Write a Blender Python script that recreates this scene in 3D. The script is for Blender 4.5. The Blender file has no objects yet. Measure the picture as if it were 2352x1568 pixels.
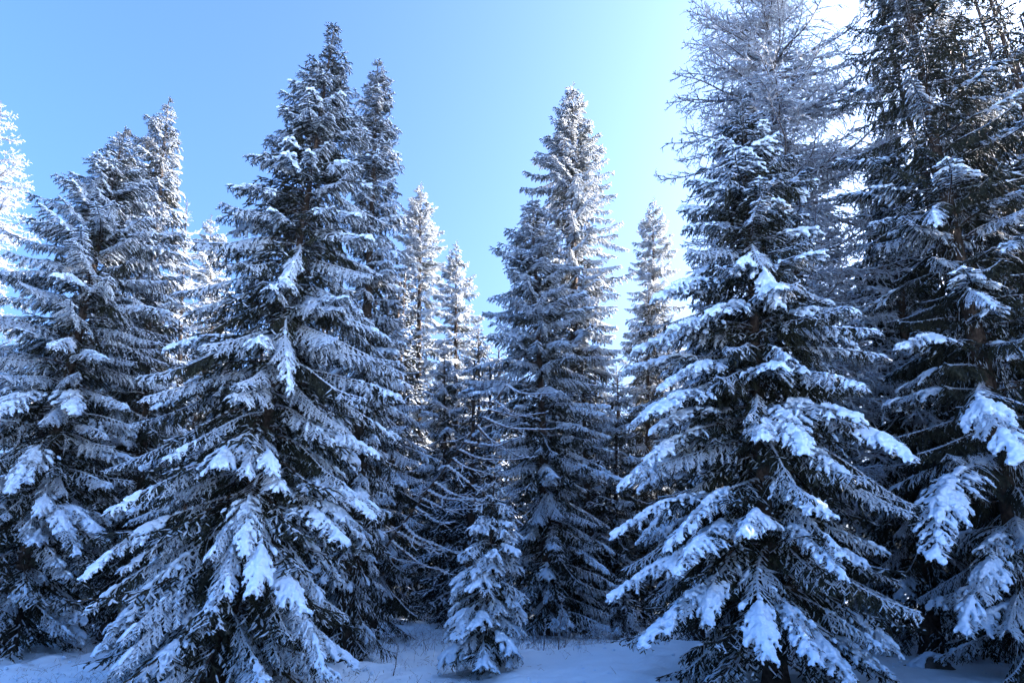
import bpy, math, random
import numpy as np
from mathutils import Vector, Matrix, noise as mnoise

# ------------------------------------------------------------------ camera
sc = bpy.context.scene
C = sc.collection
R = math.radians
CAM_Z, PITCH, FPX, CX, CY = 1.6, 20.0, 1500.0, 1176.0, 784.0
cd = bpy.data.cameras.new('camera'); cam = bpy.data.objects.new('camera', cd); C.objects.link(cam)
cd.sensor_width = 36.0; cd.lens = 36.0 * FPX / 2352.0
cd.clip_start = 0.05; cd.clip_end = 4000
cam.location = (0, 0, CAM_Z); cam.rotation_euler = (R(90 + PITCH), 0, 0)
sc.camera = cam
# ------------------------------------------------------------------ sky and sun
SUN_AZ, SUN_EL = 76.0, 18.0           # degrees to the right of the view, above the horizon
w = bpy.data.worlds.new('World'); sc.world = w; w.use_nodes = True
nt = w.node_tree
bg = nt.nodes['Background']
sky = nt.nodes.new('ShaderNodeTexSky'); sky.sky_type = 'NISHITA'; sky.sun_disc = False
sky.sun_elevation = R(SUN_EL); sky.sun_rotation = R(SUN_AZ)
sky.altitude = 200; sky.air_density = 0.75; sky.dust_density = 10.0; sky.ozone_density = 1.8
nt.links.new(sky.outputs[0], bg.inputs[0]); bg.inputs[1].default_value = 0.065
sd = bpy.data.lights.new('sun', 'SUN'); so = bpy.data.objects.new('sun', sd); C.objects.link(so)
sd.energy = 5.0; sd.angle = R(0.53); sd.color = (1.0, 0.70, 0.42)
sdir = Vector((math.sin(R(SUN_AZ)) * math.cos(R(SUN_EL)), math.cos(R(SUN_AZ)) * math.cos(R(SUN_EL)), math.sin(R(SUN_EL))))
so.rotation_euler = sdir.to_track_quat('Z', 'Y').to_euler(); so.location = sdir * 60
sc.view_settings.view_transform = 'Standard'; sc.view_settings.look = 'None'
sc.view_settings.gamma = 1.0; sc.view_settings.exposure = 3.27
sc.view_settings.use_white_balance = True; sc.view_settings.white_balance_temperature = 4600; sc.view_settings.white_balance_tint = 11
sc.render.engine = 'CYCLES'
sc.cycles.max_bounces = 2; sc.cycles.diffuse_bounces = 1; sc.cycles.glossy_bounces = 1
sc.cycles.use_adaptive_sampling = True; sc.cycles.adaptive_threshold = 0.03
sc.cycles.transmission_bounces = 1; sc.cycles.transparent_max_bounces = 2

# ------------------------------------------------------------------ helpers
rng = np.random.default_rng(11)
COS, SIN = math.cos(R(PITCH)), math.sin(R(PITCH))
def at(px, py, Y):
    """world point seen at a place of the photograph (2352 wide) at distance Y in front"""
    u, v = (px - CX) / FPX, (CY - py) / FPX
    t = Y / (COS - v * SIN)
    return Vector((u * t, Y, CAM_Z + t * (SIN + v * COS)))

def mat(name, base, rough=0.8, spec=0.2):
    m = bpy.data.materials.new(name); m.use_nodes = True
    b = m.node_tree.nodes['Principled BSDF']
    b.inputs['Base Color'].default_value = (*base, 1); b.inputs['Roughness'].default_value = rough
    b.inputs['Specular IOR Level'].default_value = spec
    return m, m.node_tree, b
def noise_colour(nt, b, cols, scale, detail=4, coord='Object', rnd=False):
    tc = nt.nodes.new('ShaderNodeTexCoord'); n = nt.nodes.new('ShaderNodeTexNoise')
    n.inputs['Scale'].default_value = scale; n.inputs['Detail'].default_value = detail
    r = nt.nodes.new('ShaderNodeValToRGB')
    r.color_ramp.elements[0].position = 0.3; r.color_ramp.elements[1].position = 0.72
    r.color_ramp.elements[0].color = (*cols[0], 1); r.color_ramp.elements[1].color = (*cols[1], 1)
    nt.links.new(tc.outputs[coord], n.inputs['Vector']); nt.links.new(n.outputs['Fac'], r.inputs[0])
    out = r.outputs[0]
    if rnd:
        oi = nt.nodes.new('ShaderNodeObjectInfo'); h = nt.nodes.new('ShaderNodeHueSaturation')
        mr = nt.nodes.new('ShaderNodeMapRange'); mr.inputs[3].default_value = 0.7; mr.inputs[4].default_value = 1.35
        nt.links.new(oi.outputs['Random'], mr.inputs[0]); nt.links.new(mr.outputs[0], h.inputs['Value'])
        nt.links.new(out, h.inputs['Color']); out = h.outputs[0]
    nt.links.new(out, b.inputs['Base Color'])
    return tc, n
def add_bump(nt, b, scale, strength, dist, detail=4, coord='Object'):
    tc = nt.nodes.new('ShaderNodeTexCoord'); n = nt.nodes.new('ShaderNodeTexNoise')
    n.inputs['Scale'].default_value = scale; n.inputs['Detail'].default_value = detail
    bp = nt.nodes.new('ShaderNodeBump'); bp.inputs['Strength'].default_value = strength; bp.inputs['Distance'].default_value = dist
    nt.links.new(tc.outputs[coord], n.inputs['Vector']); nt.links.new(n.outputs['Fac'], bp.inputs['Height'])
    nt.links.new(bp.outputs[0], b.inputs['Normal'])

M_NEEDLE, t_, b_ = mat('spruce_needles', (0.03, 0.045, 0.022), 0.6, 0.25)
noise_colour(t_, b_, ((0.007, 0.009, 0.006), (0.028, 0.030, 0.015)), 9, 3, rnd=True)
M_BARK, t_, b_ = mat('bark', (0.08, 0.06, 0.045), 0.9, 0.1)
noise_colour(t_, b_, ((0.025, 0.020, 0.016), (0.095, 0.075, 0.060)), 14, 6); add_bump(t_, b_, 30, 0.8, 0.03)
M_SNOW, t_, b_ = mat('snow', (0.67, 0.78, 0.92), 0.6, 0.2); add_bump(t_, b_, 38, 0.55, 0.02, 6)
M_TWIG, t_, b_ = mat('larch_twig', (0.10, 0.075, 0.055), 0.85, 0.1)
noise_colour(t_, b_, ((0.07, 0.06, 0.055), (0.20, 0.17, 0.15)), 6, 3)
M_GRASS, t_, b_ = mat('dry_grass', (0.16, 0.12, 0.07), 0.8, 0.1)
noise_colour(t_, b_, ((0.07, 0.055, 0.03), (0.24, 0.18, 0.10)), 3, 3)
M_ROCK, t_, b_ = mat('rock', (0.1, 0.1, 0.09), 0.9, 0.15)
noise_colour(t_, b_, ((0.035, 0.033, 0.03), (0.12, 0.115, 0.105)), 6, 8); add_bump(t_, b_, 14, 0.9, 0.05, 8)
M_GROUND, t_, b_ = mat('snowy_ground', (0.78, 0.87, 0.95), 0.6, 0.2)
add_bump(t_, b_, 9, 0.5, 0.03, 8)
# loose frost on thin twigs lets some light through
M_FROST = bpy.data.materials.new('frost'); M_FROST.use_nodes = True
t_ = M_FROST.node_tree; t_.nodes.remove(t_.nodes['Principled BSDF'])
_d = t_.nodes.new('ShaderNodeBsdfDiffuse'); _d.inputs[0].default_value = (.79, .87, .96, 1)
_t = t_.nodes.new('ShaderNodeBsdfTranslucent'); _t.inputs[0].default_value = (.84, .87, .90, 1)
_m = t_.nodes.new('ShaderNodeMixShader'); _m.inputs[0].default_value = .40
t_.links.new(_d.outputs[0], _m.inputs[1]); t_.links.new(_t.outputs[0], _m.inputs[2]); t_.links.new(_m.outputs[0], t_.nodes['Material Output'].inputs[0])
MATS = [M_BARK, M_NEEDLE, M_FROST]

def tri_mesh(name, verts, tris, matidx=None, mats=(), smooth=None):
    me = bpy.data.meshes.new(name)
    n, m = len(verts), len(tris)
    me.vertices.add(n); me.vertices.foreach_set('co', np.ascontiguousarray(verts, np.float32).ravel())
    me.loops.add(3 * m); me.loops.foreach_set('vertex_index', np.ascontiguousarray(tris, np.int32).ravel())
    me.polygons.add(m); me.polygons.foreach_set('loop_start', np.arange(m, dtype=np.int32) * 3)
    for mm in mats: me.materials.append(mm)
    if matidx is not None: me.polygons.foreach_set('material_index', np.ascontiguousarray(matidx, np.int32))
    if smooth is None: smooth = np.zeros(m, bool)
    elif smooth is True: smooth = np.ones(m, bool)
    me.polygons.foreach_set('use_smooth', smooth)
    me.update(calc_edges=True)
    return me

class Geo:
    def __init__(s): s.v, s.t, s.m, s.s, s.n = [], [], [], [], 0
    def add(s, v, t, m, smooth=False):
        if len(v) == 0: return
        s.v.append(v); s.t.append(t + s.n); s.n += len(v)
        s.m.append(np.full(len(t), m, np.int32)); s.s.append(np.full(len(t), smooth))
    def mesh(s, name, mats):
        return tri_mesh(name, np.concatenate(s.v), np.concatenate(s.t), np.concatenate(s.m), mats, np.concatenate(s.s))

def unit(a): return a / np.maximum(np.linalg.norm(a, axis=-1, keepdims=True), 1e-9)
def frames(P0, P1):
    d = unit(P1 - P0)
    side = np.cross(d, np.array([0, 0, 1.0])); bad = np.linalg.norm(side, axis=1) < 0.05
    side[bad] = [1, 0, 0]; side = unit(side)
    return d, side, np.cross(side, d)

def prisms(P0, P1, r0, r1, k=3):
    """tapered open tubes"""
    n = len(P0); d, a, b = frames(P0, P1)
    th = np.arange(k) * 2 * math.pi / k + math.pi / 2
    c, s = np.cos(th), np.sin(th)
    off = a[:, None, :] * c[None, :, None] + b[:, None, :] * s[None, :, None]
    v = np.concatenate([P0[:, None] + off * r0[:, None, None], P1[:, None] + off * r1[:, None, None]], 1)  # n,2k,3
    tr = []
    for i in range(k):
        j = (i + 1) % k; tr += [[i, j, k + j], [i, k + j, k + i]]
    tr = np.array(tr)
    return v.reshape(-1, 3), (tr[None] + (np.arange(n) * 2 * k)[:, None, None]).reshape(-1, 3)

def shoots(P0, P1, r, g):
    """needle covered shoots: a spindle with needles standing off it"""
    n = len(P0); d, a, b = frames(P0, P1); L = np.linalg.norm(P1 - P0, axis=1)[:, None]
    tw = g.uniform(0, 6.28, n)
    v = np.zeros((n, 7, 3))
    for i in range(3):
        th = tw + i * 2.0944
        o = a * np.cos(th)[:, None] + b * np.sin(th)[:, None]
        v[:, i] = P0 + o * (r * 0.55)[:, None]
        v[:, 3 + i] = P0 + d * L * 0.5 + o * (r * 0.8)[:, None]
    v[:, 6] = P1 + d * 0.012
    tr = []
    for i in range(3):
        j = (i + 1) % 3; tr += [[i, j, 3 + j], [i, 3 + j, 3 + i], [3 + i, 3 + j, 6]]
    V = v.reshape(-1, 3); T = (np.array(tr)[None] + (np.arange(n) * 7)[:, None, None]).reshape(-1, 3)
    K = 3
    t = g.uniform(0.05, 1.0, (n, K, 1)); th = g.uniform(0, 6.28, (n, K, 1))
    p = P0[:, None] + (P1 - P0)[:, None] * t
    o = a[:, None] * np.cos(th) + b[:, None] * np.sin(th)
    nl = g.uniform(1.2, 2.1, (n, K, 1)) * r[:, None, None]
    nv = np.stack([p - d[:, None] * 0.004, p + d[:, None] * 0.006, p + o * nl + d[:, None] * nl * 0.8], 2).reshape(-1, 3)
    nT = np.arange(n * K * 3).reshape(-1, 3) + len(V)
    return np.concatenate([V, nv]), np.concatenate([T, nT])

def caps(P0, P1, r, amt):
    """snow lying along the upper side of twigs"""
    d, a, b = frames(P0, P1)
    up = unit(b + np.array([0, 0, 0.8]) * 1.0)
    L = P1 - P0; w_ = (r * (0.7 + 0.6 * amt))[:, None]; h = (r * (0.85 + 1.15 * amt))[:, None]
    n = len(P0); v = np.zeros((n, 8, 3))
    v[:, 0] = P0 - a * w_ * 0.8; v[:, 1] = P0 + up * h * 0.8; v[:, 2] = P0 + a * w_ * 0.8
    q = P0 + L * 0.55
    v[:, 3] = q - a * w_; v[:, 4] = q + up * h; v[:, 5] = q + a * w_
    v[:, 6] = P1 + up * h * 0.45 + L * 0.04; v[:, 7] = P0 + up * h * 0.3 - L * 0.1
    tr = np.array([[0, 3, 4], [0, 4, 1], [1, 4, 5], [1, 5, 2], [3, 6, 4], [4, 6, 5], [0, 1, 7], [1, 2, 7]])
    return v.reshape(-1, 3), (tr[None] + (np.arange(n) * 8)[:, None, None]).reshape(-1, 3)

# unit icosphere for the snow pillows
import bmesh
_b = bmesh.new(); bmesh.ops.create_icosphere(_b, subdivisions=1, radius=1.0)
_b.verts.ensure_lookup_table()
ICO_V = np.array([v.co[:] for v in _b.verts]); ICO_T = np.array([[v.index for v in f.verts] for f in _b.faces]); _b.free()

def fuse_snow(name, pts, rad, voxel, smooth_it=2, squash=0.75):
    """snow pillows melted into one body"""
    n = len(pts)
    v = (pts[:, None] + ICO_V[None] * rad[:, None, None] * np.array([1, 1, squash])).reshape(-1, 3)
    t = (ICO_T[None] + (np.arange(n) * len(ICO_V))[:, None, None]).reshape(-1, 3)
    me = tri_mesh('tmp', v, t)
    o = bpy.data.objects.new('tmp', me); C.objects.link(o)
    rm = o.modifiers.new('r', 'REMESH'); rm.mode = 'VOXEL'; rm.voxel_size = voxel; rm.use_smooth_shade = True
    if smooth_it:
        sm = o.modifiers.new('s', 'SMOOTH'); sm.iterations = smooth_it; sm.factor = 0.5
    dg = bpy.context.evaluated_depsgraph_get()
    out = bpy.data.meshes.new_from_object(o.evaluated_get(dg)); out.name = name
    bpy.data.objects.remove(o); bpy.data.meshes.remove(me)
    n_ = len(out.vertices); co = np.empty(n_ * 3, np.float32); no = np.empty(n_ * 3, np.float32)
    out.vertices.foreach_get('co', co); out.vertex_normals.foreach_get('vector', no); co = co.reshape(-1, 3); no = no.reshape(-1, 3)
    x_, y_, z_ = co.T * np.array([[47.], [53.], [61.]])
    d_ = np.sin(x_ + 1.3 * np.sin(y_ * .7)) * np.sin(y_ + np.sin(z_ * .8)) + .7 * np.sin(2.3 * x_ + y_) * np.sin(2.1 * z_ - .6 * x_) + .5 * np.sin(4.1 * y_ - 3.3 * x_)
    out.vertices.foreach_set('co', (co + no * (.0065 * d_)[:, None]).astype(np.float32).ravel())
    out.materials.clear(); out.materials.append(M_SNOW)
    return out

# ------------------------------------------------------------------ spruce boughs (a library that trees share)
def rotz(v, a):
    c, s = math.cos(a), math.sin(a)
    return np.array([v[0] * c - v[1] * s, v[0] * s + v[1] * c, v[2]])

def bough_skeleton(L, ang, hang, g, sp=0.050, ss=0.030, seg=0.085, arch=0.0, wmax=.50):
    """needle shoots (P0,P1,s,level) and wood (P0,P1,r0,r1) of one bough growing along +X"""
    n = max(10, int(L / 0.07)); s = np.linspace(0, 1, n)
    A = R(13); base_ang = R(ang)
    slope = base_ang + A * (1 - arch) * np.cos(2 * math.pi * s) * g.uniform(0.7, 1.3) + R(20) * arch * (1 - 2 * s ** 1.2) + R(3) * np.sin(9 * s + g.uniform(0, 6))
    yaw = R(g.uniform(5, 11)) * np.sin(s * g.uniform(2, 4.5) + g.uniform(0, 6)); yaw -= yaw[0]
    step = L / (n - 1)
    D = np.stack([np.cos(slope) * np.cos(yaw), np.cos(slope) * np.sin(yaw), np.sin(slope)], 1)
    P = np.concatenate([[[0, 0, 0]], np.cumsum(D[:-1] * step, 0)])
    S0, S1, SS, SL = [], [], [], []
    W0, W1, WA, WB = [P[:-1]], [P[1:]], [0.004 + 0.011 * L ** .7 * (1 - s[:-1])], [0.004 + 0.011 * L ** .7 * (1 - s[1:])]
    # needles on the outer part of the axis
    k = int(n * 0.35)
    S0.append(P[k:-1]); S1.append(P[k + 1:]); SS.append(s[k:-1]); SL.append(np.zeros(n - 1 - k))
    x = 0.06 * L + g.uniform(0, .05); side = 1 if g.random() < .5 else -1
    while x < L - 0.02:
        u = x / L; i = min(int(u * (n - 1)), n - 2); f = u * (n - 1) - i
        p = P[i] * (1 - f) + P[i + 1] * f; d = D[i]
        env = (1 - u) ** 0.6 * min(1, 0.35 + u / 0.4)
        Ll = min(0.36 * L ** 0.8 + 0.07, wmax) * env * g.uniform(0.55, 1.25) + 0.07
        inner = u < 0.22
        dead = inner and g.random() < 0.5
        h0 = rotz(np.array([d[0], d[1], 0]), side * R(g.uniform(42, 66))); h0 = h0 / np.linalg.norm(h0)
        dirl = unit(h0 + np.array([0, 0, d[2] * 0.7 + g.uniform(-.12, .15)]))
        m = max(2, int(round(Ll / seg))); q = p.copy(); pts = [q]; dirs = []
        hg = hang * g.uniform(0.5, 1.3) * (1.0 if u < .8 else .6)
        for j in range(m):
            t = (j + 1) / m
            dd = unit(dirl + np.array([0, 0, -1.0]) * hg * t ** 0.8 * 1.5 + g.normal(0, .07, 3))
            q = q + dd * Ll / m; pts.append(q); dirs.append(dd)
        pts = np.array(pts); dirs = np.array(dirs)
        W0.append(pts[:-1]); W1.append(pts[1:]); tt = np.linspace(0, 1, m + 1)
        WA.append(0.0045 * (1 - tt[:-1]) + .0015); WB.append(0.0045 * (1 - tt[1:]) + .0015)
        if not dead:
            st = 0 if not inner else m // 2
            S0.append(pts[st:-1]); S1.append(pts[st + 1:]); SS.append(np.full(m - st, u)); SL.append(np.full(m - st, 1))
            # side shoots
            ns = int(Ll / ss)
            if ns > 1:
                tpos = np.linspace(0.12 if not inner else .5, 0.97, ns) + g.uniform(-.02, .02, ns)
                idx = np.clip((tpos * m).astype(int), 0, m - 1); fr = np.clip(tpos * m - idx, 0, 1)[:, None]
                b0 = pts[idx] * (1 - fr) + pts[idx + 1] * fr
                dl = dirs[idx]; sd_ = np.cross(dl, [0, 0, 1.0]); sd_ = unit(sd_ + 1e-6)
                sg = np.where(np.arange(ns) % 2 == 0, 1, -1)[:, None]
                ln = (0.05 + 0.13 * (1 - tpos) * min(1, Ll / .35)) * g.uniform(.6, 1.3, ns)
                sdv = unit(dl * 0.85 + sd_ * sg * g.uniform(.5, .95, (ns, 1)) + np.array([0, 0, -1]) * hg * g.uniform(.15, .8, (ns, 1)) + g.normal(0, .12, (ns, 3)))
                e0 = b0 + sdv * ln[:, None]
                S0.append(b0); S1.append(e0); SS.append(np.full(ns, u)); SL.append(np.full(ns, 2))
        side = -side; x += sp * g.uniform(.6, 1.3) * (1.5 if inner else 1)
    return (np.concatenate(S0), np.concatenate(S1), np.concatenate(SS), np.concatenate(SL),
            np.concatenate(W0), np.concatenate(W1), np.concatenate(WA), np.concatenate(WB))

LENS = [0.35, 0.7, 1.15, 1.7, 2.4, 3.2]
ANGS = [38, 12, -12, -34]
LIB = {}
def bough_meshes(li, ai, kind, var):
    """(needles+wood+dusting, heavy snow or None) for a length class, slope class, snow kind"""
    key = (li, ai, kind, var)
    if key in LIB: return LIB[key]
    g = np.random.default_rng(1000 + li * 131 + ai * 17 + var * 7 + {'bare': 0, 'thin': 1, 'medium': 2, 'heavy': 3, 'frost': 4, 'dark': 5}[kind] * 977)
    L, ang = LENS[li], ANGS[ai]
    hang = {'frost': 1.0, 'dark': 1.6, 'bare': 1.6, 'thin': 1.35, 'medium': 1.05, 'heavy': 0.72}[kind] * (0.4 if ai == 0 else .75 if ai == 1 else 1) * g.uniform(.8, 1.2)
    S0, S1, SS, SL, W0, W1, WA, WB = bough_skeleton(L, ang, hang, g, arch={'frost': .3, 'dark': .2, 'bare': .3, 'thin': .35, 'medium': .7, 'heavy': 1.0}[kind] * (0 if ai == 0 else .6 if ai == 1 else 1), wmax=.58 if kind == 'heavy' else .5)
    G = Geo()
    v, t = prisms(W0, W1, WA, WB); G.add(v, t, 0)
    r = np.where(SL == 0, 0.0150, np.where(SL == 1, 0.0130, 0.0115)) * g.uniform(.85, 1.15, len(S0))
    v, t = shoots(S0, S1, r, g); G.add(v, t, 1)
    d = unit(S1 - S0); flat = 1 - np.abs(d[:, 2]) ** 1.5
    # patchiness along the bough
    mid = (S0 + S1) / 2
    ph = g.uniform(0, 6.28, 3)
    patch = 0.5 + 0.5 * np.sin(mid[:, 0] * 5 + ph[0]) * np.sin(mid[:, 1] * 6 + ph[1]) 
    base = {'frost': 1.9, 'dark': .22, 'bare': 0.42, 'thin': 1.05, 'medium': 0.95, 'heavy': 0.9}[kind]
    amt = base * (0.45 + 0.55 * flat) * (0.5 + 0.5 * patch) * (0.5 + 0.7 * SS) * g.uniform(.5, 1.4, len(S0))
    if kind in ('medium', 'heavy'): amt = amt * np.clip(SS * 1.7, .3, 1.2) * (0.35 + .9 * patch)
    amt = np.where(SL == 0, np.maximum(amt, max(base * 0.75, .8 if kind == 'dark' else 0)), amt)
    keep = amt > 0.19
    v, t = caps(S0[keep], S1[keep], r[keep] * 1.05, np.clip(amt[keep], 0, 1.5)); G.add(v, t, 2, True)
    # snow line on the bare wood
    fl = unit(W1 - W0)[:, 2]; kw = (np.abs(fl) < .75) & (g.random(len(W0)) < {'frost': 1, 'dark': .5, 'bare': .6, 'thin': .8, 'medium': .85, 'heavy': .8}[kind])
    v, t = caps(W0[kw], W1[kw], WA[kw] * 1.3 + .002, np.full(kw.sum(), .55)); G.add(v, t, 2, True)
    me = G.mesh('bough_' + kind, MATS)
    snow = None
    if kind in ('heavy', 'medium') and li >= 1:
        heavy = kind == 'heavy'
        s_in = 0.32 if heavy else 0.45
        lump = 0.5 + 0.5 * np.sin(mid[:, 0] * 7.3 + ph[2]) * np.cos(mid[:, 1] * 4.1 + ph[0])
        pr = np.clip((SS - s_in) * (3.2 if heavy else 2.2), 0, 1) * (flat * .8 + .2) * (0.15 + 1.0 * lump) * (1.25 if heavy else .85)
        top = np.where(SL == 0, 1.6, np.where(SL == 1, 1.05, 0.42))
        sel = g.random(len(S0)) < pr * top
        if sel.sum() > 6:
            a0, a1 = S0[sel], S1[sel]; lv = SL[sel]
            rad = np.where(lv == 0, 0.046, np.where(lv == 1, 0.034, 0.024)) * (1.0 if heavy else .74) * g.uniform(.75, 1.25, sel.sum()) * (0.75 + .5 * lump[sel])
            pp, rr = [], []
            for f in (0.1, 0.45, 0.8, 1.05):
                tp = 1.0 if f < 1 else .72
                p = a0 + (a1 - a0) * f; q = rad * tp
                p = p + np.array([0, 0, 1]) * (q * 0.55 + 0.006)[:, None]
                pp.append(p); rr.append(q)
            snow = fuse_snow('snow_load', np.concatenate(pp), np.concatenate(rr), 0.0145 if heavy else 0.014, 1)
    LIB[key] = (me, snow)
    return LIB[key]

# ------------------------------------------------------------------ placing trees
def link(name, data, parent=None, mw=None, kind=None):
    o = bpy.data.objects.new(name, data); C.objects.link(o)
    if parent is not None: o.parent = parent
    if mw is not None: o.matrix_local = mw
    if kind: o['kind'] = kind
    return o
def thing(name, label, cat, loc, group=None):
    o = link(name, None); o.location = loc; o['label'] = label; o['category'] = cat; o.empty_display_size = .2
    if group: o['group'] = group
    return o

def ground_z(x, y):
    z = 0.10 * mnoise.noise(Vector((x * .22, y * .22, 3.1))) + 0.035 * mnoise.noise(Vector((x * .9, y * .9, 7.7)))
    # hummocks under the trees left of the path
    hum = min(1, max(0, (y - 11.5) / 2)) * min(1, max(0, (2.0 - x) / 2))
    z += hum * (0.20 * max(0, mnoise.noise(Vector((x * 1.3, y * 1.3, 1.7)))) + 0.13 * max(0, mnoise.noise(Vector((x * 3.1, y * 3.1, 4.7)))) ** 1.3)
    z += 0.035 * mnoise.noise(Vector((x * 4, y * 4, 2.2))) * min(1, max(0, (y - 9) / 2)) * (1 if y < 26 else 0)
    z += 0.012 * (y - 12) if y > 12 else 0
    z += 0.42 * math.exp(-((x - 2.9) ** 2 / 6 + (y - 14.6) ** 2 / 5))
    return z

def trunk_mesh(p0, p1, r0, r1, g, k=12, n=22, bend=0.0, flare=1.5):
    """trunk in coordinates relative to p0, sunk a little into the ground"""
    v = []; ax = p1 - p0; H = np.linalg.norm(ax)
    off = np.array([g.normal(0, bend), g.normal(0, bend), 0])
    ts = np.concatenate([[-0.4 / H, 0.0, 0.12 / H, 0.3 / H], np.linspace(0.7 / H, 1, n)])
    for t in ts:
        c = ax * t + off * math.sin(math.pi * max(t, 0))
        r = r0 + (r1 - r0) * max(t, 0) ** .85
        fl = 1 + (flare - 1) * math.exp(-max(t * H, 0) / .22)
        for i in range(k):
            th = i * 2 * math.pi / k
            q = r * (1 + (fl - 1) * (.7 + .5 * math.sin(5 * th + p0[0]))) * (1 + .05 * math.sin(3 * th + 7 * t * H))
            v.append(c + q * np.array([math.cos(th), math.sin(th), 0]))
    v.append(ax * 1.0 + np.array([0, 0, r1])); v = np.array(v); tr = []; m = len(ts)
    for j in range(m - 1):
        for i in range(k):
            a, b = j * k + i, j * k + (i + 1) % k; tr += [[a, b, b + k], [a, b + k, a + k]]
    for i in range(k): tr.append([(m - 1) * k + i, (m - 1) * k + (i + 1) % k, m * k])
    return v, np.array(tr), off

def project_y(P):
    """pixel row of a point"""
    dy, dz = P[1], P[2] - CAM_Z
    dep = dy * COS + dz * SIN; up = -dy * SIN + dz * COS
    return CY - FPX * up / dep

def whole_crown(H, rad_, g, step=.5, snow=.5, fine=(.125, .085, .2), rs=.026):
    """a full crown as one mesh, height H, for trees deep in the wood"""
    G = Geo(); z = .06 * H
    while z < H - .15:
        f = z / H; ang = np.interp(f, [0, .4, .75, .92, 1], [-27, -18, 0, 25, 50])
        for i in range(6):
            L = max(.3, rad_ * (1 - f) ** .85 * g.uniform(.8, 1.15)) / math.cos(R(ang))
            S0, S1, SS, SL, W0, W1, WA, WB = bough_skeleton(L, ang + g.normal(0, 5), .8, g, *fine, wmax=.8 if rs > .02 else .5)
            ph = i * 1.0472 + z * 2.3 + g.normal(0, .2); c, q = math.cos(ph), math.sin(ph)
            M = np.array([[c, q, 0], [-q, c, 0], [0, 0, 1]]); o = np.array([0, 0, z + g.uniform(-.2, .2)])
            S0, S1, W0, W1 = S0 @ M + o, S1 @ M + o, W0 @ M + o, W1 @ M + o
            n = max(10, int(L / .07)) - 1
            v, t = prisms(W0[:n:3], W1[:n:3] + (W1[:n:3] - W0[:n:3]) * 2, WA[:n:3], WB[:n:3]); G.add(v, t, 0)
            r = np.full(len(S0), rs) * g.uniform(.8, 1.2, len(S0))
            v, t = shoots(S0, S1, r, g); G.add(v, t, 1)
            k_ = g.random(len(S0)) < snow
            v, t = caps(S0[k_], S1[k_], r[k_], g.uniform(.1, .6, k_.sum())); G.add(v, t, 2, True)
        z += step * g.uniform(.8, 1.2) * (1 if f < .7 else .75)
    return G.mesh('crown', MATS)
CR_ = [whole_crown(12.0, 1.9, np.random.default_rng(900 + i), .55) for i in range(2)]
INNER = [whole_crown(12.0, 1.9, np.random.default_rng(950), .55, .28, (.085, .05, .11), .0145)]

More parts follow.
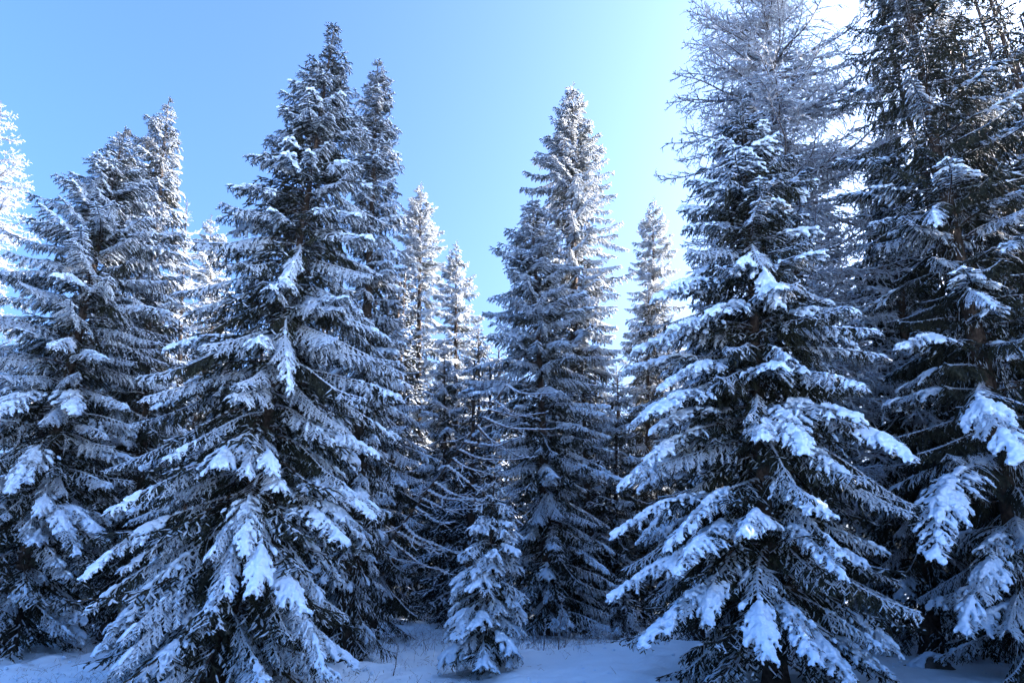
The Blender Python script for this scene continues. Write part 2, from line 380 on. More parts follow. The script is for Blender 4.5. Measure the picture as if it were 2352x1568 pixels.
BOUGHS = 0
def spruce(label, depth, base_px, top_px, prof, snow, group=None, seed=0, clear=0.4, spacing=0.34, per=5, dang=0, r0=None, heroes=(),
           name='spruce_tree', cat='spruce tree', bend=0.05, cull=0.0, maxb=299, lean_depth=0.0, inner=1.0):
    """prof: rows (pixel row, left edge, right edge) of the crown; snow: f(height share, rng) -> kind"""
    global BOUGHS
    g = np.random.default_rng(seed * 77 + 5)
    bx = at(base_px, 1500, depth)[0]
    # the trunk runs from the ground at the base to the tip, both at this depth
    base = np.array([bx, depth, ground_z(bx, depth)]); top = np.array(at(top_px[0], top_px[1], depth)); top[1] += lean_depth
    H = np.linalg.norm(top - base)
    root = thing(name, label, cat, base, group)
    r0 = r0 or 0.013 * H + 0.03
    v, t, off = trunk_mesh(base, top, r0, 0.012, g, bend=bend)
    link('trunk', tri_mesh('trunk', v, t, None, [M_BARK], True), root)
    # crown profile in metres by height
    zs, rl, rr = [], [], []
    for (py, xl, xr) in prof:
        L_, R_ = at(xl, py, depth), at(xr, py, depth); z = L_[2]
        f = (z - base[2]) / (top[2] - base[2]); cx = base[0] + (top[0] - base[0]) * f
        zs.append(z - base[2]); rl.append(max(.05, cx - L_[0])); rr.append(max(.05, R_[0] - cx))
    o = np.argsort(zs); zs, rl, rr = np.array(zs)[o], np.array(rl)[o], np.array(rr)[o]
    zt = top[2] - base[2]
    zs = np.append(zs, zt); rl = np.append(rl, .06); rr = np.append(rr, .06)
    def rad(z, phi):
        a, b = np.interp(z, zs, rl), np.interp(z, zs, rr); c = math.cos(phi); m = (a + b) / 2
        return m + ((b if c > 0 else a) - m) * abs(c) ** .7
    def put(h, phi, L, ang, kind):
        li = int(np.argmin([abs(math.log(L / q)) for q in LENS])); ai = int(np.argmin([abs(ang - q) for q in ANGS]))
        if kind == 'heavy' and li == 0: kind = 'medium'
        nv = {'frost': 2, 'dark': 2, 'bare': 2, 'thin': 3, 'medium': 2, 'heavy': 3}[kind]
        me, sn = bough_meshes(li, ai, kind, int(g.integers(0, nv)))
        s = L / LENS[li]
        f = h / zt
        p = (top - base) * f + off * math.sin(math.pi * f)
        mw = Matrix.Translation(Vector(p)) @ Matrix.Rotation(phi, 4, 'Z') @ Matrix.Rotation(-R(ang - ANGS[ai]), 4, 'Y') @ Matrix.Rotation(R(g.normal(0, 5)), 4, 'X') @ Matrix.Diagonal((s, s * g.choice([-1, 1]) * g.uniform(.9, 1.12), s, 1))
        b = link('bough', me, root, mw)
        if sn is not None: link('snow_load', sn, b, kind='stuff')
    cnt = 0
    for (ay, tx, ty, dd, kind) in heroes:        # boughs picked out by hand: attachment row, tip pixel, metres towards the viewer
        hz = np.interp(-ay, [-project_y(base + (top - base) * q) for q in np.linspace(0, 1, 60)], np.linspace(0, 1, 60))
        p = base + (top - base) * hz; q = np.array(at(tx, ty, depth - dd)); dv = q - p
        L = np.linalg.norm(dv) * 1.03; put(hz * zt, math.atan2(dv[1], dv[0]), L, math.degrees(math.asin(dv[2] / np.linalg.norm(dv))), kind); cnt += 1
    h = clear; a0 = g.uniform(0, 6.28)
    while h < zt - 0.06 and cnt < maxb:
        f = h / zt
        n = per if f < .9 else max(4, per - 1)
        for i in range(n):
            phi = a0 + i * 2 * math.pi / n + g.normal(0, .22)
            if cull and math.sin(phi) > 0.25 and g.random() < cull: continue
            ang = np.interp(f, [0, .12, .35, .6, .8, .93, 1], [-28, -27, -18, -6, 8, 26, 50]) + dang + g.normal(0, 6)
            hh = h + g.uniform(-.16, .16)
            rd = rad(hh, phi)
            for _ in range(4): rd = .5 * rd + .5 * rad(max(.05, min(zt, hh + rd * math.tan(R(ang)))), phi)
            L = rd / math.cos(R(ang)) * g.uniform(.8, 1.1)
            if g.random() < .12: L *= g.uniform(.5, .75)
            L = min(max(L, .2), 4.2)
            if hh + L * math.sin(R(ang)) < 0.12: 
                ang = math.degrees(math.asin(max(-.9, min(.9, (0.15 - hh) / L)))) 
            put(max(.1, hh), phi, L, ang, snow(f, phi, g)); cnt += 1
        a0 += 0.9 + g.uniform(-.3, .3)
        h += spacing * (1.0 if f < .75 else .72) * g.uniform(.8, 1.2)
    # dense dark foliage round the stem
    zi = .3 * zt; k_ = .78 * inner * (np.interp(zi, zs, rl) + np.interp(zi, zs, rr)) / 2 / 1.40
    ax_ = Vector(top - base); q_ = Vector((0, 0, 1)).rotation_difference(ax_).to_matrix().to_4x4()
    link('inner_foliage', INNER[0], root, q_ @ Matrix.Rotation(seed * 1.7, 4, 'Z') @ Matrix.Diagonal((k_, k_, H / 12.0 * .93, 1)))
    # leading shoot
    me, sn = bough_meshes(0, 0, 'thin', 0)
    link('leader', me, root, Matrix.Translation(Vector(top - base) - Vector((0, 0, .12))) @ Matrix.Rotation(-R(45), 4, 'Y') @ Matrix.Diagonal((.8, .5, .8, 1)))
    BOUGHS += cnt
    return root

def mix(*wts, frost=0, dark=False):
    """snow kinds by height share: rows (share, bare, thin, medium, heavy)"""
    w_ = np.array(wts, float)
    def f(u, phi, g):
        if frost and g.random() < frost: return 'frost'
        p = np.array([np.interp(u, w_[:, 0], w_[:, i]) for i in range(1, 5)]); p /= p.sum()
        return ['dark' if dark else 'bare', 'thin', 'medium', 'heavy'][int(g.choice(4, p=p))]
    return f

S_FRONT = mix((0, .3, .15, .4, .15), (.4, .2, .28, .4, .12), (.7, 0, .6, .4, 0), (1, 0, .8, .2, 0))
S_LEFT = mix((0, .2, .15, .45, .2), (.3, .2, .15, .47, .18), (.55, .1, .45, .4, .05), (1, 0, .8, .2, 0))
S_HEAVY = mix((0, .5, .08, .1, .32), (.6, .4, .1, .15, .35), (.85, .1, .15, .4, .35), (1, 0, .5, .5, 0))
S_FROST = mix((0, .1, .7, .2, 0), (1, 0, .7, .3, 0), frost=.85)
S_TIP = mix((0, .3, .5, .2, 0), (.5, 0, .7, .3, 0), (1, 0, .7, .3, 0), frost=.45)
S_DARK = mix((0, .65, .2, .12, .03), (.5, .55, .28, .14, .03), (1, .3, .5, .2, 0), dark=True)
S_RIGHT = mix((0, .6, .12, .15, .13), (.4, .65, .1, .17, .08), (.8, .65, .1, .25, 0), (1, .5, .3, .2, 0), dark=True)

# ------------------------------------------------------------------ the ground
def axis_steps(lo, hi, fine_lo, fine_hi, step, grow=1.22):
    a = list(np.arange(fine_lo, fine_hi, step)); s = step; x = fine_hi
    while x < hi: a.append(x); s *= grow; x += s
    a.append(hi); s = step * grow; x = fine_lo - s
    while x > lo: a.insert(0, x); s *= grow; x -= s
    a.insert(0, lo); return np.array(a)
gx = axis_steps(-1500, 1500, -11, 12, 0.085); gy = axis_steps(-1500, 1500, 9.5, 24, 0.085)
gz = np.array([[ground_z(x, y) if abs(x) < 60 and abs(y) < 90 else ground_z(x, 90 if y > 0 else 0) * 0.2 for x in gx] for y in gy])
XX, YY = np.meshgrid(gx, gy)
gv = np.stack([XX, YY, gz], 2).reshape(-1, 3); nx, ny = len(gx), len(gy)
ii = (np.arange(ny - 1)[:, None] * nx + np.arange(nx - 1)[None]).ravel()
gt = np.concatenate([np.stack([ii, ii + 1, ii + nx + 1], 1), np.stack([ii, ii + nx + 1, ii + nx], 1)])
go = link('ground', tri_mesh('ground', gv, gt, None, [M_GROUND], True), kind='structure')

# ------------------------------------------------------------------ front spruces
spruce('tall broad spruce left of centre, tallest tip against the sky, wide snowy skirt', 11.5, 500, (766, 72),
       [(140, 732, 797), (200, 662, 805), (260, 632, 828), (310, 598, 845), (380, 575, 850), (440, 540, 865), (520, 515, 880), (640, 440, 890),
        (700, 425, 895), (790, 400, 900), (870, 400, 905), (950, 325, 905), (1060, 300, 840), (1200, 255, 838), (1300, 240, 812), (1400, 235, 800), (1500, 235, 772), (1560, 300, 740)],
       S_LEFT, seed=1, clear=.7, spacing=.34, per=7, dang=-9, r0=.16, inner=1.15,
       heroes=[(1010, 590, 1100, 1.7, 'heavy'), (1180, 245, 1520, 1.4, 'heavy'), (1130, 440, 1380, 1.9, 'medium'), (1200, 600, 1440, 1.8, 'heavy'), (1250, 330, 1555, 1.8, 'medium'),
               (860, 345, 950, .5, 'heavy'), (1000, 310, 1080, .6, 'medium'), (980, 830, 1050, .6, 'heavy'), (850, 905, 920, .5, 'medium'), (1080, 830, 1195, .7, 'heavy'), (1150, 800, 1260, .9, 'heavy'),
               (1250, 740, 1550, 1.4, 'medium'), (770, 430, 850, .4, 'medium'), (680, 640, 900, 1.6, 'medium'), (560, 690, 660, 1.3, 'medium'), (700, 800, 700, 1.2, 'medium'), (560, 530, 580, .6, 'medium')])
spruce('large spruce right of centre loaded with thick snow, in front of the bare larch', 11.0, 1772, (1705, 236),
       [(260, 1680, 1732), (330, 1640, 1780), (400, 1590, 1830), (470, 1560, 1868), (540, 1560, 1880), (650, 1500, 1920), (780, 1455, 1975), (900, 1450, 2000), (1000, 1440, 2030),
        (1100, 1430, 2060), (1200, 1425, 2060), (1300, 1420, 2055), (1400, 1418, 2050), (1500, 1470, 2030), (1560, 1560, 1990)],
       S_HEAVY, seed=2, clear=.8, spacing=.33, per=6, dang=-4, r0=.17,
       heroes=[(760, 1470, 815, .5, 'heavy'), (720, 1650, 735, 1.2, 'heavy'), (560, 1770, 720, 1.4, 'heavy'), (830, 1540, 900, .9, 'heavy'), (900, 1450, 1000, .6, 'heavy'), (960, 1440, 1120, .6, 'heavy'),
               (1000, 1930, 1120, 1.6, 'heavy'), (930, 1840, 1060, 2.0, 'heavy'), (1130, 1425, 1240, .7, 'heavy'), (1180, 1500, 1340, 1.3, 'heavy'), (1200, 1700, 1240, 2.0, 'heavy'), (1250, 1420, 1390, .6, 'heavy'),
               (1300, 1480, 1500, .9, 'heavy'), (1350, 1810, 1530, 1.9, 'heavy'), (1230, 1990, 1310, .9, 'heavy'), (1050, 2040, 1150, .5, 'heavy'), (1340, 2050, 1500, .3, 'heavy'), (780, 1970, 800, .5, 'heavy'), (860, 1880, 870, 1.3, 'heavy')])
spruce('young small spruce standing alone in the snow before the forest edge', 12.6, 1105, (1137, 1078),
       [(1110, 1122, 1152), (1160, 1088, 1182), (1210, 1064, 1192), (1270, 1043, 1207), (1330, 1020, 1212), (1400, 1008, 1208), (1450, 1008, 1207), (1490, 1030, 1195)],
       mix((0, 0, .05, .2, .75), (.8, 0, .05, .4, .55), (1, 0, .9, .1, 0), frost=.15), seed=3, clear=.4, spacing=.19, per=6, inner=.4, dang=-12, r0=.05, bend=.02)
spruce('tall sparse dark spruce with visible trunk at the frame side, tip out of view', 11.5, 2395, (2030, -260),
       [(-100, 2000, 2150), (0, 1965, 2270), (100, 1940, 2290), (250, 1935, 2360), (400, 1920, 2420), (600, 2000, 2480), (800, 2030, 2500), (1000, 2060, 2600), (1200, 2080, 2650), (1400, 2100, 2700), (1550, 2150, 2700)],
       S_RIGHT, seed=4, clear=.8, spacing=.42, per=5, dang=13, r0=.24, inner=.38,
       heroes=[(800, 2060, 810, .8, 'heavy'), (790, 2352, 830, 1.0, 'heavy'), (880, 2210, 1100, 2.2, 'heavy'), (1050, 2130, 1300, 2.2, 'heavy'), (660, 2250, 720, 2.0, 'medium'), (470, 2160, 520, 1.8, 'medium'),
               (1200, 2335, 1480, 2.0, 'heavy'), (380, 2352, 300, 0.2, 'medium'), (450, 2352, 400, 0.4, 'medium')])
spruce('broad dense spruce at the left frame edge, its skirt cut by the frame', 15, 10, (285, 305),
       [(319, 268, 300), (341, 246, 318), (377, 222, 330), (405, 192, 340), (430, 172, 348), (460, 120, 365), (510, 100, 392), (570, 60, 412), (650, 0, 425), (750, -60, 405), (900, -110, 340), (1050, -130, 320), (1200, -140, 270), (1350, -140, 205)],
       S_LEFT, seed=5, clear=1.0, spacing=.34, per=6,
       heroes=[(870, -20, 950, 1.5, 'heavy'), (900, 160, 960, 1.6, 'heavy'), (1100, 90, 1290, 1.8, 'heavy'), (1000, 10, 1140, 1.8, 'heavy'), (1150, 190, 1230, 1.2, 'heavy')])
spruce('spruce with a thin ragged tip rising behind the broad spruce at the left frame edge', 19, 250, (387, 234),
       [(262, 366, 404), (300, 318, 410), (340, 288, 416), (400, 250, 412), (470, 220, 410), (530, 160, 425), (600, 130, 440), (700, 100, 440), (900, 50, 450), (1100, 20, 450), (1300, 60, 420)],
       S_FRONT, seed=6, clear=1.2, spacing=.44, per=5)
spruce('slender spruce close behind the tallest one, its tip second in height there', 14.5, 800, (868, 150),
       [(180, 842, 892), (250, 800, 910), (330, 775, 920), (400, 770, 924), (520, 795, 926), (650, 790, 932), (750, 770, 932), (900, 740, 935), (1050, 700, 905), (1200, 700, 885), (1350, 700, 870)],
       S_FRONT, seed=7, clear=.5, spacing=.33, per=6)
spruce('middle spruce straight behind the young small one', 20, 1265, (1222, 448),
       [(500, 1185, 1270), (580, 1130, 1300), (650, 1105, 1340), (760, 1085, 1370), (850, 1050, 1400), (950, 1035, 1420), (1050, 1100, 1430), (1150, 1130, 1430), (1250, 1140, 1422), (1350, 1190, 1420), (1410, 1200, 1415)],
       S_FRONT, seed=8, clear=.6, spacing=.40, per=6)
spruce('tall pointed spruce at the middle of the photo, upper half touched by sun', 25, 1330, (1315, 196),
       [(220, 1290, 1340), (290, 1245, 1370), (360, 1210, 1392), (430, 1200, 1412), (500, 1190, 1446), (560, 1170, 1456), (620, 1160, 1456), (700, 1150, 1442), (850, 1130, 1440), (1000, 1120, 1450), (1300, 1180, 1440)],
       S_TIP, seed=9, clear=1.5, spacing=.46, per=6)
# ------------------------------------------------------------------ spruces behind
spruce('sunlit cream spruce in the gap behind the slender spruce', 34, 950, (966, 425),
       [(480, 918, 1008), (560, 895, 1030), (650, 880, 1040), (750, 880, 1037), (850, 875, 1042), (1000, 870, 1050), (1300, 880, 1040)], S_FROST, seed=10, clear=2, spacing=.6, per=6)
spruce('lower spruce beside the sunlit cream one, towards the photo middle', 31, 1040, (1047, 560),
       [(600, 1015, 1080), (680, 1000, 1102), (750, 990, 1115), (900, 980, 1125), (1100, 960, 1140), (1300, 980, 1130)], S_FROST, seed=11, clear=1.5, spacing=.55, per=6)
spruce('far sunlit spruce top between the edge spruces and the tallest one', 38, 460, (484, 498),
       [(540, 450, 515), (600, 420, 535), (800, 395, 560), (1100, 380, 560)], S_FROST, seed=12, clear=3, spacing=.9, per=6)
spruce('narrow distant spruce tip between the middle trees and the snow-laden one', 36, 1500, (1500, 458),
       [(500, 1472, 1534), (570, 1445, 1558), (650, 1430, 1570), (800, 1430, 1570), (1000, 1420, 1580), (1300, 1440, 1560)], S_FROST, seed=13, clear=2, spacing=.6, per=6)
spruce('shaded spruce on a bare dark stem behind the tall sparse one', 15.5, 2140, (2030, 250),
       [(500, 1930, 2090), (800, 1910, 2190), (1000, 1920, 2230), (1200, 1950, 2260), (1380, 2000, 2250)], S_DARK, seed=14, clear=2.0, spacing=.42, per=6)
spruce('spruce cut off by the right frame edge, only branch tips in view', 14, 2640, (2440, -180),
       [(0, 2370, 2500), (60, 2335, 2540), (130, 2330, 2560), (300, 2310, 2620), (700, 2250, 2760), (1200, 2230, 2900)], S_FRONT, seed=15, clear=1.0, spacing=.45, per=5)
FILL = 'dim spruces deeper in the forest'
for i, (lab, d, bx, top, pr) in enumerate([
    ('dim dark spruce behind the leaning bare tree', 18.5, 850, (895, 640), [(750, 840, 945), (900, 790, 990), (1100, 760, 1010), (1300, 750, 1000), (1400, 770, 980)]),
    ('dim dark spruce between the leaning bare tree and the middle spruce', 24, 1010, (1020, 800), [(900, 960, 1080), (1050, 930, 1110), (1250, 910, 1120), (1400, 930, 1110)]),
    ('dim dark spruce between the middle spruce and the snow-laden one', 23, 1420, (1420, 860), [(950, 1380, 1460), (1100, 1350, 1490), (1300, 1330, 1510), (1400, 1340, 1500)]),
    ('dim dark spruce hidden behind the snow-laden one', 17, 1600, (1640, 520), [(650, 1590, 1690), (800, 1540, 1740), (1000, 1500, 1760), (1250, 1480, 1750), (1390, 1500, 1730)]),
    ('dim dark spruce in the shade behind the larch', 19, 1930, (1900, 480), [(650, 1840, 1970), (850, 1800, 2030), (1050, 1780, 2070), (1300, 1770, 2080)]),
    ('dim dark spruce filling the shade by the right frame edge', 18, 2330, (2230, 60), [(200, 2180, 2290), (450, 2120, 2360), (700, 2100, 2420), (1000, 2090, 2480), (1300, 2120, 2500)]),
    ('dim dark spruce between the edge spruces and the tallest one', 17, 290, (350, 620), [(750, 290, 420), (900, 250, 450), (1100, 200, 460), (1300, 170, 450), (1400, 180, 430)]),
    ('dim spruce under the narrow distant tip, beside the middle trees', 27, 1490, (1490, 660), [(720, 1438, 1548), (820, 1400, 1585), (1050, 1370, 1610), (1300, 1380, 1600)]),
    ('dim spruce behind the larch, towards the tall sparse spruce', 21, 2040, (2020, 330), [(480, 1960, 2075), (700, 1920, 2120), (950, 1890, 2150), (1300, 1900, 2160)]),
    ('dim spruce low in the gap between the cream tree and the middle spruce', 28, 1095, (1098, 735), [(790, 1060, 1135), (880, 1035, 1160), (1050, 1015, 1180), (1300, 1015, 1180)]),
    ('dim dark spruce behind the tallest one', 16, 640, (700, 560), [(700, 640, 760), (900, 590, 800), (1150, 540, 810), (1350, 540, 790)])]):
    spruce(lab, d, bx, top, pr, S_DARK, group=FILL, seed=30 + i, clear=1.3, spacing=.5, per=6, cull=.5)
spruce('tiny spruce sapling at the forest edge beside the snow-laden tree', 19.5, 1432, (1432, 1325), [(1350, 1418, 1448), (1385, 1400, 1462), (1420, 1395, 1468)],
       mix((0, 0, .4, .6, 0), (1, 0, .6, .4, 0)), seed=45, clear=.3, spacing=.2, per=5, r0=.03, bend=.02, name='spruce_sapling')
# ------------------------------------------------------------------ simpler crowns: a stand added beside for shade, and the forest behind
_g = np.random.default_rng(901)
_tv, _tt, _ = trunk_mesh(np.zeros(3), np.array([0, 0, 12.0]), .17, .02, _g); TR_ = tri_mesh('trunk', _tv, _tt, None, [M_BARK], True)
def wood_tree(x, y, h, label, group, wide=1.0):
    root = thing('spruce_tree', label, 'spruce tree', (x, y, ground_z(x, y)), group)
    s = h / 12.0; mw = Matrix.Rotation(_g.uniform(0, 6.28), 4, 'Z') @ Matrix.Diagonal((s ** .8 * wide, s ** .8 * wide, s, 1))
    link('trunk', TR_, root, mw); link('crown', CR_[int(_g.integers(0, 2))], root, mw)
g = np.random.default_rng(77)
for y in np.arange(5, 32, 2.5):  # mostly unseen stand, added to shade the clearing; heights shaped for that
    for x in np.arange(11.5, 34, 4.0):
        xx, yy = x + g.uniform(-1.2, 1.2) + max(0, y - 14) * .5, y + g.uniform(-1.2, 1.2)
        wood_tree(xx, yy, (np.interp(yy, [17, 19, 28, 29.5], [18, 33, 33, 20]) if xx > 23 else np.interp(yy, [10, 16, 18, 27, 28.5], [16.5, 16.5, 22, 22, 19])) * g.uniform(.93, 1.05), 'tall spruce of the stand added behind and beyond the far-right trees for shade', 'tall spruces added on the right to shade the clearing', 1.0)
for y in np.arange(21.5, 47, 3.9):
    n = int(y * 1.5 / 3.6)
    for i in range(n):
        u = -1130 + 2300 * (i + g.uniform(.2, .8)) / n          # spread across the view
        yy = y + g.uniform(-1.5, 1.5); xx = u / FPX * yy * 1.03
        if xx > 12: continue
        top = g.uniform(800, 960) if -260 < u < 420 else g.uniform(640, 820)
        h = at(0, top, yy)[2]
        wood_tree(xx, yy, min(h, 17), 'dim spruce deep in the wood behind the front trees', 'dim spruces deep in the wood', 1.5)

# ------------------------------------------------------------------ bare snowy branches: larches and the leaning tree
def bare_branch(L, ang, g, sp, wid, hang, snow, tw=.05, thick=1.0, curl=14):
    n = max(12, int(L / .08)); s = np.linspace(0, 1, n)
    slope = R(ang) + R(curl) * (s * 2 - 1) + R(7) * np.sin(s * g.uniform(8, 14) + g.uniform(0, 6)); yaw = R(10) * np.sin(s * g.uniform(4, 9) + g.uniform(0, 6)); yaw -= yaw[0]
    D = np.stack([np.cos(slope) * np.cos(yaw), np.cos(slope) * np.sin(yaw), np.sin(slope)], 1); st = L / (n - 1)
    P = np.concatenate([[[0, 0, 0]], np.cumsum(D[:-1] * st, 0)])
    ra = thick * (.005 + .014 * L ** .8 * (1 - s) ** 1.1)
    A0, A1, RA, RB = [P[:-1]], [P[1:]], [ra[:-1]], [ra[1:]]
    x = .1 * L; side = 1
    while x < L * .99:
        u = x / L; i = min(int(u * (n - 1)), n - 2); p = P[i] + (P[i + 1] - P[i]) * (u * (n - 1) - i)
        Ll = (wid * L ** .8) * (1 - u) ** .6 * min(1, .3 + u / .3) * g.uniform(.3, 1.2) + .08
        h0 = unit(rotz(D[i], side * R(g.uniform(30, 75))) + np.array([0, 0, g.uniform(-.25, .3)]))
        m = max(2, int(Ll / .09)); pts = [p]; q = p
        for j in range(m):
            h0 = unit(h0 + g.normal(0, .13, 3) + np.array([0, 0, -hang * .28])); q = q + h0 * Ll / m; pts.append(q)
        pts = np.array(pts); rr = thick * (.0055 * (1 - np.linspace(0, 1, m + 1)) + .0028)
        A0.append(pts[:-1]); A1.append(pts[1:]); RA.append(rr[:-1]); RB.append(rr[1:])
        ns = int(Ll / tw)
        if ns:
            ix = g.integers(0, m, ns); f = g.random((ns, 1)); b0 = pts[ix] * (1 - f) + pts[ix + 1] * f; dl = unit(pts[ix + 1] - pts[ix])
            dv = unit(dl * .7 + g.normal(0, .6, (ns, 3)) + np.array([0, 0, -hang * .6])); ln = g.uniform(.04, .22, (ns, 1)) * min(1, .4 + Ll)
            A0.append(b0); A1.append(b0 + dv * ln); RA.append(np.full(ns, .0034 * thick)); RB.append(np.full(ns, .0022 * thick))
        side = -side; x += sp * g.uniform(.5, 1.5)
    A0, A1, RA, RB = map(np.concatenate, (A0, A1, RA, RB))
    G = Geo(); v, t = prisms(A0, A1, RA, RB); G.add(v, t, 0)
    fl = np.abs(unit(A1 - A0)[:, 2]); k_ = (g.random(len(A0)) < snow) & (fl < .96)
    v, t = caps(A0[k_], A1[k_], RA[k_] * 1.05 + .0045, np.full(k_.sum(), .8)); G.add(v, t, 1, True)
    return G.mesh('branch', [M_TWIG, M_FROST])
LL = [.8, 1.6, 2.6]
LARCH = {(i, a, v): bare_branch(LL[i], a, np.random.default_rng(i * 9 + a + v * 31 + 60), .095, .45, .30, 1.0, .048) for i in range(3) for a in (22, -2, -22) for v in range(3)}
def larch(label, depth, base_px, top_px, prof, seed, spacing=.3, per=4, clear=2.5, group=None):
    g = np.random.default_rng(seed); bx = at(base_px, 1480, depth)[0]
    base = np.array([bx, depth, ground_z(bx, depth)]); top = np.array(at(*top_px, depth)); zt = top[2] - base[2]
    root = thing('larch_tree', label, 'larch tree', base, group)
    v, t, off = trunk_mesh(base, top, .011 * zt + .02, .012, g, bend=.15); link('trunk', tri_mesh('trunk', v, t, None, [M_BARK], True), root)
    zs = [at(0, p[0], depth)[2] - base[2] for p in prof][::-1]; rs = [(at(p[2], p[0], depth)[0] - at(p[1], p[0], depth)[0]) / 2 for p in prof][::-1]
    h = clear; k = 0
    while h < zt - .1:
        f = h / zt
        for i in range(per):
            phi = g.uniform(0, 6.28); L = max(.2, np.interp(h, zs, rs) * g.uniform(.6, 1.3)); a = np.interp(f, [0, .5, .8, 1], [-18, -4, 8, 40]) + g.normal(0, 9)
            li = int(np.argmin([abs(math.log(L / q)) for q in LL])); aa = min((22, -2, -22), key=lambda q: abs(q - a)); s = L / LL[li]
            link('branch', LARCH[(li, aa, int(g.integers(0, 3)))], root, Matrix.Translation(Vector((top - base) * f + off * math.sin(math.pi * f))) @ Matrix.Rotation(phi, 4, 'Z') @ Matrix.Rotation(-R(a - aa), 4, 'Y') @ Matrix.Scale(s, 4)); k += 1
        h += spacing * g.uniform(.6, 1.4)
    return root
larch('tall bare larch with frosted twigs behind the snow-laden spruce', 15, 1850, (1738, -60),
      [(-60, 1725, 1755), (0, 1640, 1880), (100, 1590, 1930), (200, 1550, 1970), (280, 1525, 1990), (400, 1530, 1990), (600, 1540, 2010), (850, 1560, 2040), (1100, 1620, 2060)], 3, .2, 4, 3.5)
larch('sunlit frosted larch cut by the left frame edge', 27, -60, (2, 232), [(232, -5, 10), (330, -55, 62), (480, -90, 62), (650, -120, 60), (900, -140, 60)], 4, .42, 4, 4)
larch('thin bare larch between the ragged-tipped spruce and the tallest one', 29, 400, (430, 458), [(458, 425, 436), (540, 395, 465), (650, 370, 490), (900, 350, 500)], 5, .5, 4, 4)

dep = 15.2
b0 = np.array([at(690, 1400, dep)[0], dep + .5, ground_z(at(690, 1400, dep)[0], dep + .5)]); t0_ = np.array(at(1172, 872, dep - .6))
root = thing('leaning_tree', 'bare leaning sapling with snowy branches between the tallest spruce and the young one', 'bare tree', b0)
v, t, off = trunk_mesh(b0, t0_, .05, .012, rng, k=8, bend=.12, flare=1.2); link('trunk', tri_mesh('trunk', v, t, None, [M_BARK], True), root)
BB = [bare_branch(1.6, -12, np.random.default_rng(70 + i), .15, .30, .0, .9, .16, 1.15, 20) for i in range(4)]
for i in range(22):
    f = .34 + .64 * i / 21; p = (t0_ - b0) * f + off * math.sin(math.pi * f)
    phi = rng.normal(-.25, .55) if i % 5 else rng.normal(2.6, .4)
    s = (1.15 - .6 * abs(f - .6)) * rng.uniform(.75, 1.25) * (1 if i % 5 else .6)
    link('branch', BB[i % 4], root, Matrix.Translation(Vector(p)) @ Matrix.Rotation(phi, 4, 'Z') @ Matrix.Rotation(R(rng.normal(2, 7)), 4, 'Y') @ Matrix.Scale(s, 4))

# ------------------------------------------------------------------ path, stones, dry stalks
def path_edge(y): return np.interp(y, [9, 11, 12.5, 13.5, 15, 17, 19.5, 22], [-1.5, -.9, -.3, .9, 1.9, 2.9, 4.4, 6.2])
pv, pt = [], []; ys = np.arange(9.5, 21, .07); m = 90
for a, y in enumerate(ys):
    xl = path_edge(y) + .12 * mnoise.noise(Vector((y * 1.3, 2, 0))); xr = xl + np.interp(y, [9, 14, 21], [11, 8, 5])
    for i in range(m):
        x = xl + (xr - xl) * i / (m - 1); e = min(i, m - 1 - i) / 4
        d = .09 * max(0, mnoise.noise(Vector((x * 2.6, y * 2.6, 9))) - .1) + .06 * max(0, mnoise.noise(Vector((x * 7, y * 7, 4))))
        pv.append((x, y, ground_z(x, y) + (.045 if e >= 1 else -.03 + .075 * e) - (d if e >= 1 else 0)))
for a in range(len(ys) - 1):
    for i in range(m - 1):
        q = a * m + i; pt += [[q, q + 1, q + m + 1], [q, q + m + 1, q + m]]
link('path', tri_mesh('path', np.array(pv), np.array(pt), None, [M_GROUND], True), kind='structure')

def boulder(px, py, Y, sx, sy, sz, label, seed):
    p = at(px, py, Y); z = ground_z(p[0], Y); b = bmesh.new(); bmesh.ops.create_icosphere(b, subdivisions=4, radius=1)
    for v in b.verts:
        n = v.co.normalized(); d = 1 + .30 * mnoise.noise(n * 1.6 + Vector((seed, 0, 0))) + .10 * mnoise.noise(n * 5 + Vector((0, seed, 0)))
        v.co = Vector((n[0] * sx * d, n[1] * sy * d, max(-.35, n[2]) * sz * d))
    top = [(v.co.copy(), v.normal.copy()) for v in b.verts]
    root = thing('boulder', label, 'boulder', (p[0], Y, z - .35 * sz)); me = bpy.data.meshes.new('stone'); b.to_mesh(me); b.free(); me.materials.append(M_ROCK); me.polygons.foreach_set('use_smooth', [True] * len(me.polygons)); link('stone', me, root)
    pts = np.array([c[:] for c, n in top if c[2] > sz * .75 + .8 * sz * mnoise.noise(c * 5 + Vector((seed, 0, 0)))])
    if len(pts) > 4: link('snow_load', fuse_snow('snow_load', pts + np.array([0, 0, .01]), np.full(len(pts), .045), .022, 2, .7), root)
boulder(2135, 1515, 13.0, .42, .35, .34, 'dark boulder at the foot of the bare dark stem', 3)

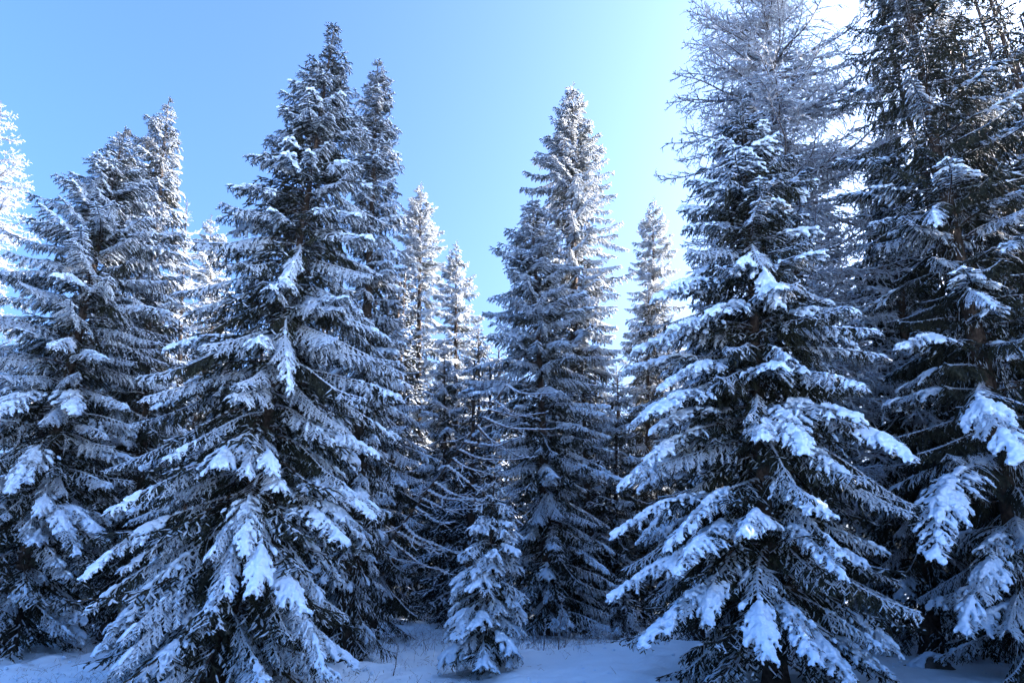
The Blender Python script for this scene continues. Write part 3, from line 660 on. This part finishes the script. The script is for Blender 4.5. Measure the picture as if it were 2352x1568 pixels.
def stalks(n, placer, name, hmin, hmax, g, lean=.35, r=.0028, frost=.5):
    A0, A1, RA = [], [], []
    for _ in range(n):
        x, y = placer(g); z = ground_z(x, y) - .02; h = g.uniform(hmin, hmax); d = np.array([g.normal(0, lean), g.normal(0, lean), 1.0]); p = np.array([x, y, z]); bend = g.normal(0, .35, 3); bend[2] = -abs(bend[2])
        for j in range(3):
            q = p + unit(d) * h / 3; A0.append(p); A1.append(q); RA.append(r * (1 - j * .25)); p = q; d = d + bend
    A0, A1, RA = np.array(A0), np.array(A1), np.array(RA); G = Geo(); v, t = prisms(A0, A1, RA, RA * .75); G.add(v, t, 0)
    k_ = g.random(len(A0)) < frost; v, t = caps(A0[k_], A1[k_], RA[k_] + .002, np.full(k_.sum(), .5)); G.add(v, t, 1, True)
    return G.mesh(name, [M_GRASS, M_SNOW])
def edge_place(g):
    while True:
        y = g.uniform(10, 20); x = g.uniform(-11, path_edge(y) + .1)
        if mnoise.noise(Vector((x * .9, y * .9, 5))) > g.uniform(-.5, .5): return x, y
go2 = link('dry_grass', stalks(1500, edge_place, 'dry_grass', .05, .30, np.random.default_rng(5), .6), kind='stuff')
go2['label'] = 'dry grass blades poking through the snow at the forest edge'; go2['category'] = 'grass'
def wood_edge(g):
    y = 15.3 + abs(g.normal(0, 2.6)); return g.uniform(-.62 * y, .72 * y), y
def under_trees(g):
    y = g.uniform(9.5, 20); return g.uniform(-.75 * y, min(.75 * y, path_edge(y) if g.random() < .75 else 20)), y
M_KEEP = M_GRASS; M_GRASS = M_TWIG
u_ = link('undergrowth', stalks(1500, wood_edge, 'undergrowth', .15, .85, np.random.default_rng(21), .5, .004, .4), kind='stuff')
u_['label'] = 'tangle of bare brown stems along the dark forest edge'; u_['category'] = 'undergrowth'
f_ = link('fallen_twigs', stalks(1400, under_trees, 'fallen_twigs', .05, .28, np.random.default_rng(22), 4.0, .0045, .1), kind='stuff')
f_['label'] = 'dark fallen twigs littering the snow under the trees'; f_['category'] = 'twigs'
M_GRASS = M_KEEP
g = np.random.default_rng(33); cp = []
while len(cp) < 420:
    y = g.uniform(10, 18); x = g.uniform(-.75 * y, .75 * y)
    if mnoise.noise(Vector((x * .7, y * .7, 11))) > g.uniform(-.3, .5): cp.append((x, y, ground_z(x, y) + .03))
cp = np.array(cp); cr = g.uniform(.015, .055, len(cp)) ; cv = ICO_V[None] * cr[:, None, None] * g.uniform(.6, 1.2, (len(cp), len(ICO_V), 1)) * np.array([1, 1, .75]) + cp[:, None]
c_ = link('snow_clumps', tri_mesh('snow_clumps', cv.reshape(-1, 3), (ICO_T[None] + (np.arange(len(cp)) * len(ICO_V))[:, None, None]).reshape(-1, 3), None, [M_SNOW], True), kind='stuff')
c_['label'] = 'small clumps of snow fallen from the branches onto the ground'; c_['category'] = 'snow'
gg = np.random.default_rng(8)
for i, (px, py, Y, h, lab) in enumerate([(1248, 1475, 15.5, .62, 'frosted weed stalk to the right of the young spruce'), (1283, 1478, 15.2, .95, 'tallest frosted weed stalk at the edge of the path'),
      (1296, 1478, 15.4, .8, 'frosted weed stalk next to the tallest one'), (1440, 1468, 17, .5, 'short weed stalk by the sapling at the path edge'), (905, 1520, 12.6, .45, 'thin weed stalk in the snow before the dark wood'), (1330, 1480, 15.6, .4, 'leaning weed stalk between the tall stalks and the sapling')]):
    p = at(px, py, Y); z = ground_z(p[0], Y); root = thing('weed_stalk', lab, 'weed', (p[0], Y, z))
    br = bare_branch(h, 84, gg, .05, .16, -.2, .95, .05, .8, 3)
    link('stem', br, root, Matrix.Rotation(gg.uniform(-.4, .4), 4, 'Z'))
print('boughs', BOUGHS, 'library', len(LIB), 'tris', sum(len(a.polygons) for a, b in LIB.values()), sum(len(b.polygons) for a, b in LIB.values() if b))
